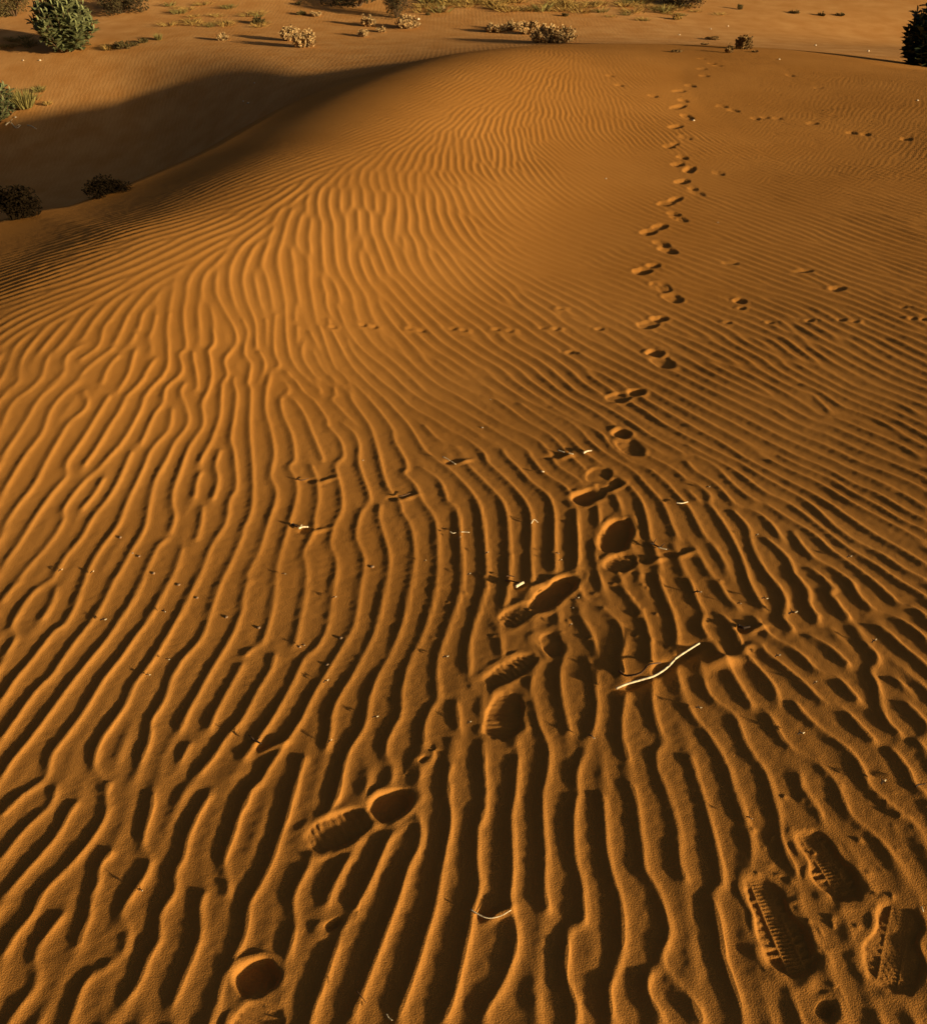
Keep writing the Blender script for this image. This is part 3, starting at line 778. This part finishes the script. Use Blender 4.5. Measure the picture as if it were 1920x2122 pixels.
def dark_bush(px, py, wpx, hpx, label, m=M_DARK, name='scrub_tree', cat='tree', pos=None, dens=1.0, group=None):
    p = P(px, py) if pos is None else np.array(pos); s = SCALE(p); w, h = wpx*s/2, hpx*s
    t = thing(name, p - np.array([0, 0, .02]), label, cat, group); st, fo = MB(), MB()
    lobes = []
    for k in range(9):
        a = rnd(0, 6.283); rr = rnd(.15, .75); lobes.append((Vector((math.cos(a)*w*rr, math.sin(a)*w*rr, h*rnd(.25, .75))), rnd(.28, .45)))
    for c, r in lobes:
        mid = Vector((c.x*.3, c.y*.3, c.z*.45)); st.tube([Vector((c.x*.05, c.y*.05, 0)), mid, c], .03*w+.004, .006, 5)
        for i in range(int(240*dens)):
            v = Vector((rnd(-1, 1), rnd(-1, 1), rnd(-1, 1)))
            if v.length > 1: v.normalize()
            q = c+Vector((v.x*w*r*1.2, v.y*w*r*1.2, v.z*h*r*.8)); q.z = max(q.z, .02)
            if i % 16 == 0: st.tube([c, c.lerp(q, .5)+Vector((0, 0, .03*h)), q], .006, .002, 3)
            fo.leaf(q, (rnd(-1, 1), rnd(-1, 1), rnd(-.5, 1)), (rnd(-1, 1), rnd(-1, 1), 1), w*rnd(.04, .09)+.008, w*rnd(.02, .045)+.005)
    st.build('trunk', M_SHADE if m is M_SHADE else M_BARK, t); fo.build('crown', m, t); return t
def tuft_mesh(n_, w, h, seed):
    random.seed(seed); b = MB()
    for k in range(n_):
        a = rnd(0, 6.283); r = rnd(0, 1)*.5*w; o = rnd(.1, .9)
        b.blade((math.cos(a)*r, math.sin(a)*r, -.01), (math.cos(a)*o*w, math.sin(a)*o*w, h*rnd(.6, 1.1)), h*rnd(.55, 1.05), .02*h+.004)
    return b
def grass(px, py, wpx, hpx, label, m=M_GRASS, group=None, n_=90, name='grass_tuft'):
    p = P(px, py); s = SCALE(p)
    o = tuft_mesh(n_, wpx*s/2, hpx*s, int(px*7+py)).build(name, m, None, p); tagit(o, label, 'grass', group); return o

# ---------------------------------------------------------------- big plants
leafy_shrub(140, 103, 134, 112, .135, 85, 'large round green shrub with waxy leaves on orange ground, top left')
leafy_shrub(0, 0, 170, 215, .12, 80, 'dark tall shrub with big round leaves cut off by the right edge', pos=list(on_plane(1932, 172, -.25))+[-.32], m=M_LEAFD, dens=1.15)
leafy_shrub(-8, 250, 100, 92, .10, 40, 'bright green leafy shrub cut off by the left edge above the dune shadow')
random.seed(9)
dark_bush(32, 33, 92, 60, 'dark olive scrub tree in the top left corner behind the green shrub', m=M_OLIVE)
dark_bush(252, 26, 118, 50, 'wide dark scrub tree right of the round green shrub on the top edge')
dark_bush(742, 12, 150, 55, 'long dark scrub thicket on the top edge casting shadow leftwards')
dark_bush(822, 36, 66, 60, 'dark scrub tree touching the white-topped tan shrub beneath it')
dark_bush(1418, 12, 96, 40, 'dark scrub tree over an orange mound on the top edge, right of centre')
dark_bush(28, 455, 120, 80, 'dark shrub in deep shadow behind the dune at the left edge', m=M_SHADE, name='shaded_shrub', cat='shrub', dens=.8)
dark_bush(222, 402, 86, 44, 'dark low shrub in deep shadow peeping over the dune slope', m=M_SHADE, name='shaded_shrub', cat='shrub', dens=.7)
# ---------------------------------------------------------------- dry shrubs
G1 = 'dry tan shrubs beyond the dune'
tan_shrub(600, 84, 42, 33, 'smaller rear one of two touching tan shrubs left of top centre', group=G1)
tan_shrub(631, 97, 54, 38, 'bigger front one of two touching tan shrubs left of top centre', group=G1)
tan_shrub(461, 83, 28, 17, 'small pale shrub standing alone left of the touching tan pair', group=G1)
tan_shrub(765, 54, 36, 26, 'pale tan shrub rearmost of three near the dark thicket', group=G1)
tan_shrub(753, 75, 28, 16, 'low tan shrub leftmost and nearest of three near the dark thicket', group=G1)
tan_shrub(790, 66, 24, 12, 'smallest tan shrub between the low shrub and the white-topped one', group=G1)
tan_shrub(843, 58, 60, 28, 'round tan shrub with a white scrap on it below the dark scrub tree', group=G1)
tan_shrub(1025, 66, 54, 18, 'low tan shrub at the left end of the long shrub row on the crest', group=G1)
tan_shrub(1063, 62, 48, 22, 'tan shrub second from the left in the long shrub row on the crest', group=G1)
tan_shrub(1096, 70, 56, 30, 'shrub in the middle of the long shrub row, darkest of the row', group=G1)
tan_shrub(1128, 88, 62, 42, 'tallest tan shrub of the long shrub row, second from its right end', group=G1)
tan_shrub(1165, 88, 60, 38, 'tan shrub at the right end of the long shrub row on the crest', group=G1)
tan_shrub(1540, 101, 40, 33, 'dark brown round shrub on a little sand mound right of the footprints', m=M_BRF)
tan_shrub(1509, 109, 20, 17, 'small brown shrub at the left foot of the dark round shrub', m=M_BRF)
tan_shrub(1477, 82, 34, 9, 'flat low brown shrub left of and behind the dark round shrub', m=M_BRF)
tan_shrub(1458, 93, 22, 5, 'flat brown sprig mat above the end of the footprint trail', m=M_BRF, dens=.6)
tan_shrub(1564, 108, 18, 4, 'flat brown sprig mat right of the dark round shrub', m=M_BRF, dens=.6)
tan_shrub(1402, 108, 30, 7, 'thin dark sprigs lying on the crest left of the footprint trail', m=M_BRF, dens=.5)
tan_shrub(535, 48, 34, 16, 'dark green brown low shrub with a long shadow, above the pale lone shrub', m=M_OLIVE)
tan_shrub(625, 30, 24, 10, 'small dark shrub behind the touching tan pair, left one of two', m=M_OLIVE)
tan_shrub(653, 33, 30, 12, 'small tan-tipped shrub behind the touching tan pair, right one of two')
tan_shrub(619, 9, 16, 8, 'tiny dark shrub at the top edge above the touching tan pair', m=M_OLIVE, dens=.5)
tan_shrub(886, 31, 13, 8, 'tiny dark shrub right of the dark scrub tree', m=M_OLIVE, dens=.4)
tan_shrub(916, 24, 18, 14, 'small pale shrub at the left start of the top scrub strip', dens=.5)
tan_shrub(1170, 33, 20, 10, 'small dark shrub alone just below the top scrub strip', m=M_OLIVE, dens=.5)
tan_shrub(1402, 40, 24, 12, 'pale rounded tuft shrub below the orange mound', m=M_GRASS, dens=.5)
tan_shrub(1533, 19, 13, 12, 'tiny brown shrub right of the orange mound at the top', m=M_OLIVE, dens=.4)
tan_shrub(1646, 27, 28, 7, 'flat dark shrub leftmost of three on the far right sand ridge', m=M_OLIVE, dens=.5)
tan_shrub(1702, 32, 18, 9, 'dark shrub middle one of three on the far right sand ridge', m=M_OLIVE, dens=.5)
tan_shrub(1740, 32, 24, 7, 'thin dark shrub rightmost of three on the far right sand ridge', m=M_OLIVE, dens=.5)
tan_shrub(258, 99, 60, 16, 'reddish dry low shrub on the dune rim right of the round green shrub', m=M_OLIVE, dens=.8)
tan_shrub(298, 88, 26, 13, 'small grey green shrub right of the reddish low shrub', m=M_OLIVE, dens=.6)
# ---------------------------------------------------------------- grass
random.seed(12)
grass(328, 82, 26, 17, 'fine green grass tuft at the right end of the dune rim plants', M_GREENG, n_=160)
grass(225, 101, 44, 15, 'yellow dry grass tuft touching the round green shrub', n_=160)
grass(52, 222, 66, 44, 'yellow green grass clump beside the shrub at the left edge', M_GREENG, n_=420)
grass(82, 188, 46, 16, 'thin green grass patch above the yellow green clump', M_GREENG, n_=150)
grass(100, 216, 26, 12, 'brownish dry grass tuft right of the yellow green clump', n_=90)
grass(8, 98, 24, 10, 'small dark grass tuft at the left edge in the shrub shadow', M_GREENG, n_=80)
tuft = [tuft_mesh(60, .22, .2, 91).build('grass_tuft', M_GRASS), tuft_mesh(60, .2, .24, 92).build('grass_tuft', M_GREENG)]
used = [0, 0]
random.seed(33)
spots = []
for k in range(64): spots.append((rnd(870, 1450), rnd(2, 26)**1.0, rnd(.7, 1.5)))
for k in range(26): spots.append((rnd(330, 560), rnd(4, 60), rnd(.5, 1.0)))
for k in range(14): spots.append((rnd(0, 75), rnd(78, 100), rnd(.5, .9)))
for k in range(10): spots.append((rnd(1250, 1500), rnd(24, 44), rnd(.4, .8)))
lab = 'tiny dry grass tuft, one of the many dotting the far ground'
for k, (px, py, sc) in enumerate(spots):
    i = 0 if rnd(0, 1) < .85 else 1; p = P(px, py)
    if used[i]: o = tuft[i].copy(); COL.objects.link(o)
    else: o = tuft[i]
    used[i] = 1; o.location = p; o.scale = (sc*1.25, sc*1.25, sc*.5); o.rotation_euler = (0, 0, rnd(0, 6.28)); tagit(o, lab, 'grass', 'small grass tufts on the far ground')

# ---------------------------------------------------------------- twigs, thorns, seeds, stones
def ground(px, py): p = P(px, py); return Vector(p)
def twig(pts, rpx, label, m=M_WHITE, lift=.006, name='twig', cat='twig', ends=None, r1=.6, branch=None):
    q = [ground(*a) for a in pts]; o0 = q[len(q)//2].copy(); s = SCALE(o0); P2 = []
    for i, v in enumerate(q):
        l_ = lift if not isinstance(lift, (list, tuple)) else lift[i]; P2.append(v-o0+Vector((0, 0, l_)))
    sm = [Vector(v) for v in catmull3(P2)]
    b = MB(); b.tube(sm, rpx*s, rpx*s*r1, 7)
    if branch:
        for i, d, ln in branch: b.tube([sm[i], sm[i]+Vector(d)*ln*.5+Vector((0, 0, .002)), sm[i]+Vector(d)*ln], rpx*s*.6, rpx*s*.25, 5)
    o = b.build(name, m, None, o0, True); return tagit(o, label, cat)
def catmull3(Pp, n=5):
    if len(Pp) < 3: return Pp
    Pp = [np.array(p) for p in Pp]; Pp = [2*Pp[0]-Pp[1]]+Pp+[2*Pp[-1]-Pp[-2]]; out = []
    for i in range(1, len(Pp)-2):
        for k in range(n):
            t = k/n; a, b, c, d = Pp[i-1:i+3]; out.append(.5*(2*b+(c-a)*t+(2*a-5*b+4*c-d)*t*t+(-a+3*b-3*c+d)*t**3))
    out.append(Pp[-2]); return [Vector(p) for p in out]
twig([(1275,1433),(1298,1425),(1328,1418),(1354,1411),(1379,1396),(1398,1377),(1422,1361),(1446,1346)], 2.5, 'long white bleached stick lying across the ripples right of the trail',
     lift=[.010,.013,.016,.018,.020,.021,.022,.022], r1=.8, name='stick', cat='stick')
twig([(1281,1397),(1296,1406),(1325,1401),(1342,1385),(1368,1377)], 2.6, 'dark brown curved twig behind the long white stick', M_BROWN, lift=[.012,.010,.010,.012,.006])
twig([(1068,1222),(1076,1217),(1084,1213)], 3.4, 'short thick white stick bit left of the footprint trail', lift=.011, r1=.9)
twig([(1046,1207),(1060,1208),(1075,1212)], 1.8, 'short dark twig just behind the short thick white bit', M_BROWN, lift=.007)
twig([(1156,937),(1162,939),(1169,941)], 1.6, 'thin white twig bit, left end of a half buried row of three', lift=.008)
twig([(1178,943),(1182,944),(1187,945)], 2.0, 'tiny white twig bit, middle of a half buried row of three', lift=.008)
twig([(1208,943),(1216,939),(1225,938)], 2.4, 'thick white twig bit, right end of a half buried row of three', lift=.009)
twig([(917,953),(930,958),(944,965)], 1.3, 'thin straight pale twig left of the half buried row of three', lift=[.014,.010,.006])
twig([(975,1889),(992,1899),(1012,1906),(1036,1903),(1058,1892)], 1.5, 'thin curved pale twig bridging two ripples in the lower middle', lift=[.006,.005,.005,.007,.009])
twig([(606,1090),(616,1095)], 3.0, 'black thorn stub at the left end of the white root bit', M_BLACK, lift=.007)
twig([(619,1099),(627,1096),(639,1096)], 2.6, 'small white root bit on a ripple left of centre', lift=.008, branch=[(3, (.3, .6, .5), .012)])
twig([(1349,1130),(1358,1135),(1372,1141),(1384,1143)], 2.0, 'dark sprig bundle with white ends right of the footprints', M_BLACK, lift=.008, name='sprig', cat='sprig',
     branch=[(2, (.5, .7, .5), .022), (4, (-.6, .6, .4), .025), (6, (.2, -.9, .4), .02), (8, (.8, .4, .5), .02), (3, (-.8, -.3, .5), .02)])
twig([(1362,1141),(1370,1143),(1380,1145)], 1.8, 'white twig bit lying against the dark sprig bundle', lift=.012)
twig([(1400,1046),(1412,1047),(1424,1044)], 1.7, 'white twig end above the dark sprig bundle', lift=.008)
twig([(1120,980),(1127,981)], 2.0, 'tiny white twig tip beside the upper right footprint heel', lift=.007)
twig([(1100,1087),(1106,1083),(1114,1085)], 1.3, 'tiny pale arched twig left of the paired footprints', lift=[.004,.012,.004])
twig([(1048,1198),(1056,1197),(1066,1199)], 1.5, 'short brown twig just above the short thick white bit', M_BROWN, lift=.007)
twig([(1528,1300),(1538,1304),(1552,1302)], 4.0, 'black bark chip right of the long white stick', M_BLACK, lift=.006, name='bark_chip', cat='bark', branch=[(4, (.1, -.8, .3), .02)])
twig([(739,2061),(750,2074),(759,2086)], 1.2, 'thin dark straw lying across a ripple near the bottom edge', M_BROWN, lift=.012)
twig([(801,2108),(806,2116),(813,2121)], 1.4, 'pale twig end at the bottom edge right of the dark straw', lift=.010)
twig([(1905,1887),(1909,1897)], 1.6, 'pale twig end by the right edge over the boot print', lift=.012)
twig([(1894,1636),(1900,1632),(1915,1630)], 1.8, 'dark twig bit at the right edge above the boot prints', M_BLACK, lift=.009)
twig([(523,1537),(532,1542),(542,1547)], 2.6, 'black twig knot with pale end between two ripples lower left', M_BLACK, lift=.010, branch=[(3, (-.8, .5, .4), .02), (5, (.6, .5, .4), .016)])
twig([(955,1107),(962,1107),(972,1108)], 1.4, 'pale broken twig across a ripple right of centre top', lift=.009)
twig([(932,1106),(938,1109),(944,1108)], 1.2, 'thin pale twig left of the broken twig', lift=.008)
twig([(826,1032),(836,1031),(850,1026)], 1.4, 'brown twig with small drift behind it in the middle left', M_BROWN, lift=.008)
twig([(616,996),(625,999),(640,995)], 1.4, 'brown twig with small drift behind it, upper left of middle', M_BROWN, lift=.008)
twig([(12,262),(22,256),(34,268),(44,262)], 1.4, 'white forked twig in the shadow at the left edge', lift=.02, branch=[(5, (.6, -.4, .5), .1), (9, (.7, .5, .4), .08)])
twig([(58,262),(66,264),(76,270)], 1.4, 'white straight twig in the shadow right of the forked one', lift=.02)
# thorns: one kind, many copies
tb = MB(); tb.tube([(-.006, 0, 0), (.0, .001, .003), (.006, 0, .001)], .0016, .0006, 5); tb.tube([(0, 0, .002), (-.002, .005, .006)], .0012, .0003, 4); tb.tube([(0, 0, .002), (.001, -.005, .005)], .0012, .0003, 4)
tip = MB(); tip.tube([(.004, -.001, .002), (.0075, -.001, .004)], .0014, .0009, 5)
THN_L = [(215,1289,1.5),(340,1271,1.3),(348,1371,1),(307,1403,1),(692,1242,1.1),(675,1417,1.2),(922,1366,1.3),(777,1491,1.2),(684,1541,1),(971,1502,.9),(588,1193,1),(971,1194,.9),
 (1444,1232,1.8),(1582,1245,1.4),(1640,1275,1.9),(1609,1364,1.2),(1656,1525,1.4),(1826,1626,1.4),(1808,1333,1.3),(1445,1471,1.2),(1686,1419,.9),(1530,1255,1),(1224,1531,1.3),(292,1849,1.2),
 (1194,1245,1.2),(1153,1151,1.1),(1008,1150,1),(126,1186,1.1),(192,1190,1.1),(1160,1165,.9),(1184,1264,.9),(952,1118,.7),(1465,1013,1.1),(1757,1158,1.2),(1566,1113,.9),(880,1166,.7),(1181,1300,.9),(1550,1700,1.1),(628,1341,1)]
TL = {(215,1289): 'dark thorn with pale tip on the long left ripples, biggest at the left', (1444,1232): 'large black thorn with white tip right of the footprints above the long stick',
 (1582,1245): 'dark thorn with pale tip right of the large black thorn', (1640,1275): 'dark flat thorn casting a long shadow in the right middle', (1656,1525): 'dark thorn with white tip in a shaded trough below the long stick',
 (1826,1626): 'dark thorn with pale tip above the boot prints near the right edge', (922,1366): 'small thorn on a ripple crest just left of the lower footprint', (692,1242): 'thorn with bright tip on a ripple left of centre',
 (675,1417): 'thorn with bright tip on a ripple above the deep lower left footprint', (292,1849): 'thorn in a small hole on a lower left ripple', (1224,1531): 'pale chip thorn on a ripple below the long stick', (777,1491): 'thorn in a trough above the deep lower left footprint'}
t0 = None; random.seed(3)
for px, py, sc in THN_L:
    p = ground(px, py); l_ = TL.get((px, py), 'tiny dark thorn with a pale tip stuck in the rippled sand')
    if t0 is None:
        t0 = thing('thorn', p, l_, 'thorn', 'tiny thorns on the ripples'); tb.build('spike', M_BLACK, t0); tip.build('tip', M_WHITE, t0); c = t0
    else:
        c = t0.copy(); COL.objects.link(c)
        for ch in t0.children:
            d = ch.copy(); COL.objects.link(d); d.parent = c
    c['label'] = l_
    c.location = p+Vector((0, 0, .007)); c.scale = (sc*.95,)*3; c.rotation_euler = (rnd(-.3, .3), rnd(-.3, .3), rnd(-.6, .8))
def rock(px, py, wpx, label, m=M_PEB, group=None, flat=.6, name='pebble', cat='stone', seed=1):
    p = ground(px, py); s = SCALE(p)*wpx/2*(.78 if m is M_PEB else 1); bm = bmesh.new(); bmesh.ops.create_icosphere(bm, subdivisions=2, radius=1)
    rr = random.Random(seed+int(px))
    k = [rr.uniform(.8, 1.25) for _ in range(6)]
    for v in bm.verts:
        c = v.co; f = 1+.12*math.sin(c.x*4*k[0]+k[1])+.1*math.sin(c.y*5*k[2]+c.z*3*k[3]); v.co = Vector((c.x*k[4], c.y*k[5]*.8, c.z*flat))*f*s
    me_ = bpy.data.meshes.new(name); bm.to_mesh(me_); bm.free(); me_.polygons.foreach_set('use_smooth', [True]*len(me_.polygons))
    o = link(name, me_, None, m, p+Vector((0, 0, s*flat*.4))); o.rotation_euler = (0, 0, rr.uniform(0, 3)); return tagit(o, label, cat, group)
rock(504, 210, 6, 'small white stone at the shadow edge, left one of two', seed=2)
rock(514, 214, 7, 'white stone at the shadow edge, right and larger one of two')
rock(32, 243, 6, 'white stone beside the left edge shrub')
rock(1436, 250, 8, 'white stone beside the footprint trail on the dune')
rock(1798, 106, 8, 'white stone in the shaded hollow left of the tall dark shrub')
rock(1689, 94, 7, 'white stone in the lit hollow at upper right')
rock(1508, 54, 5, 'white stone right one of two beyond the dark round shrub')
rock(1472, 60, 5, 'white stone left one of two beyond the dark round shrub')
rock(1407, 72, 5, 'white stone left of the flat low brown shrub')
rock(1614, 123, 6, 'small white stone on the right crest line')
rock(1900, 208, 6, 'white stone near the right edge under the tall dark shrub')
rock(1167, 86, 8, 'white scrap at the foot of the right end row shrub', flat=.4)
rock(866, 40, 12, 'white scrap caught on the round tan shrub', flat=.5)
rock(527, 172, 5, 'small white stone alone on the lit valley sand')
rock(1487, 461, 4, 'tiny white stone right of the footprints on the dune')
rock(1255, 370, 5, 'tiny white stone left of the footprints on the dune')
rock(1016, 828, 5, 'small white chip in the middle of the rippled slope', flat=.35)
rock(999, 886, 6, 'small white chip just below the other middle chip', flat=.4)
rock(752, 954, 5, 'thin white chip on a ripple left of the middle', flat=.3)
rock(83, 125, 6, 'pale stone on orange ground under the round green shrub, right one')
rock(48, 125, 5, 'pale stone on orange ground left of the round green shrub')
HUSK = [(408,1239,7,'grey seed husk highest right of the group between the left ripples'),(249,1114,9,'long pale seed husk alone above the trio of husks on the left'),
(274,1147,8,'seed husk topmost of the trio of husks on the left ripples'),(288,1153,7,'seed husk rightmost of the trio of husks on the left ripples'),(318,1188,8,'seed husk lowest, just beneath the trio on the left ripples'),
(536,1301,9,'grey seed husk beside a rounded ripple end left of centre'),(706,1323,10,'largest grey seed husk, in a dark trough left of the footprint pair'),(678,1378,9,'grey seed husk below left of the largest husk'),
(621,1341,7,'small husk at the lower end of a short ripple'),(370,1212,7,'small flat husk between two long left ripples'),(771,1175,9,'pale round husk in a trough left of the broken twig'),(469,1279,8,'faint husk right of the small flat one on the left')]
for k, (px, py, w_, lb) in enumerate(HUSK): rock(px, py, w_, lb, M_SEED, 'seed husks on the left ripples', .4, 'seed_husk', 'seed husk', k)
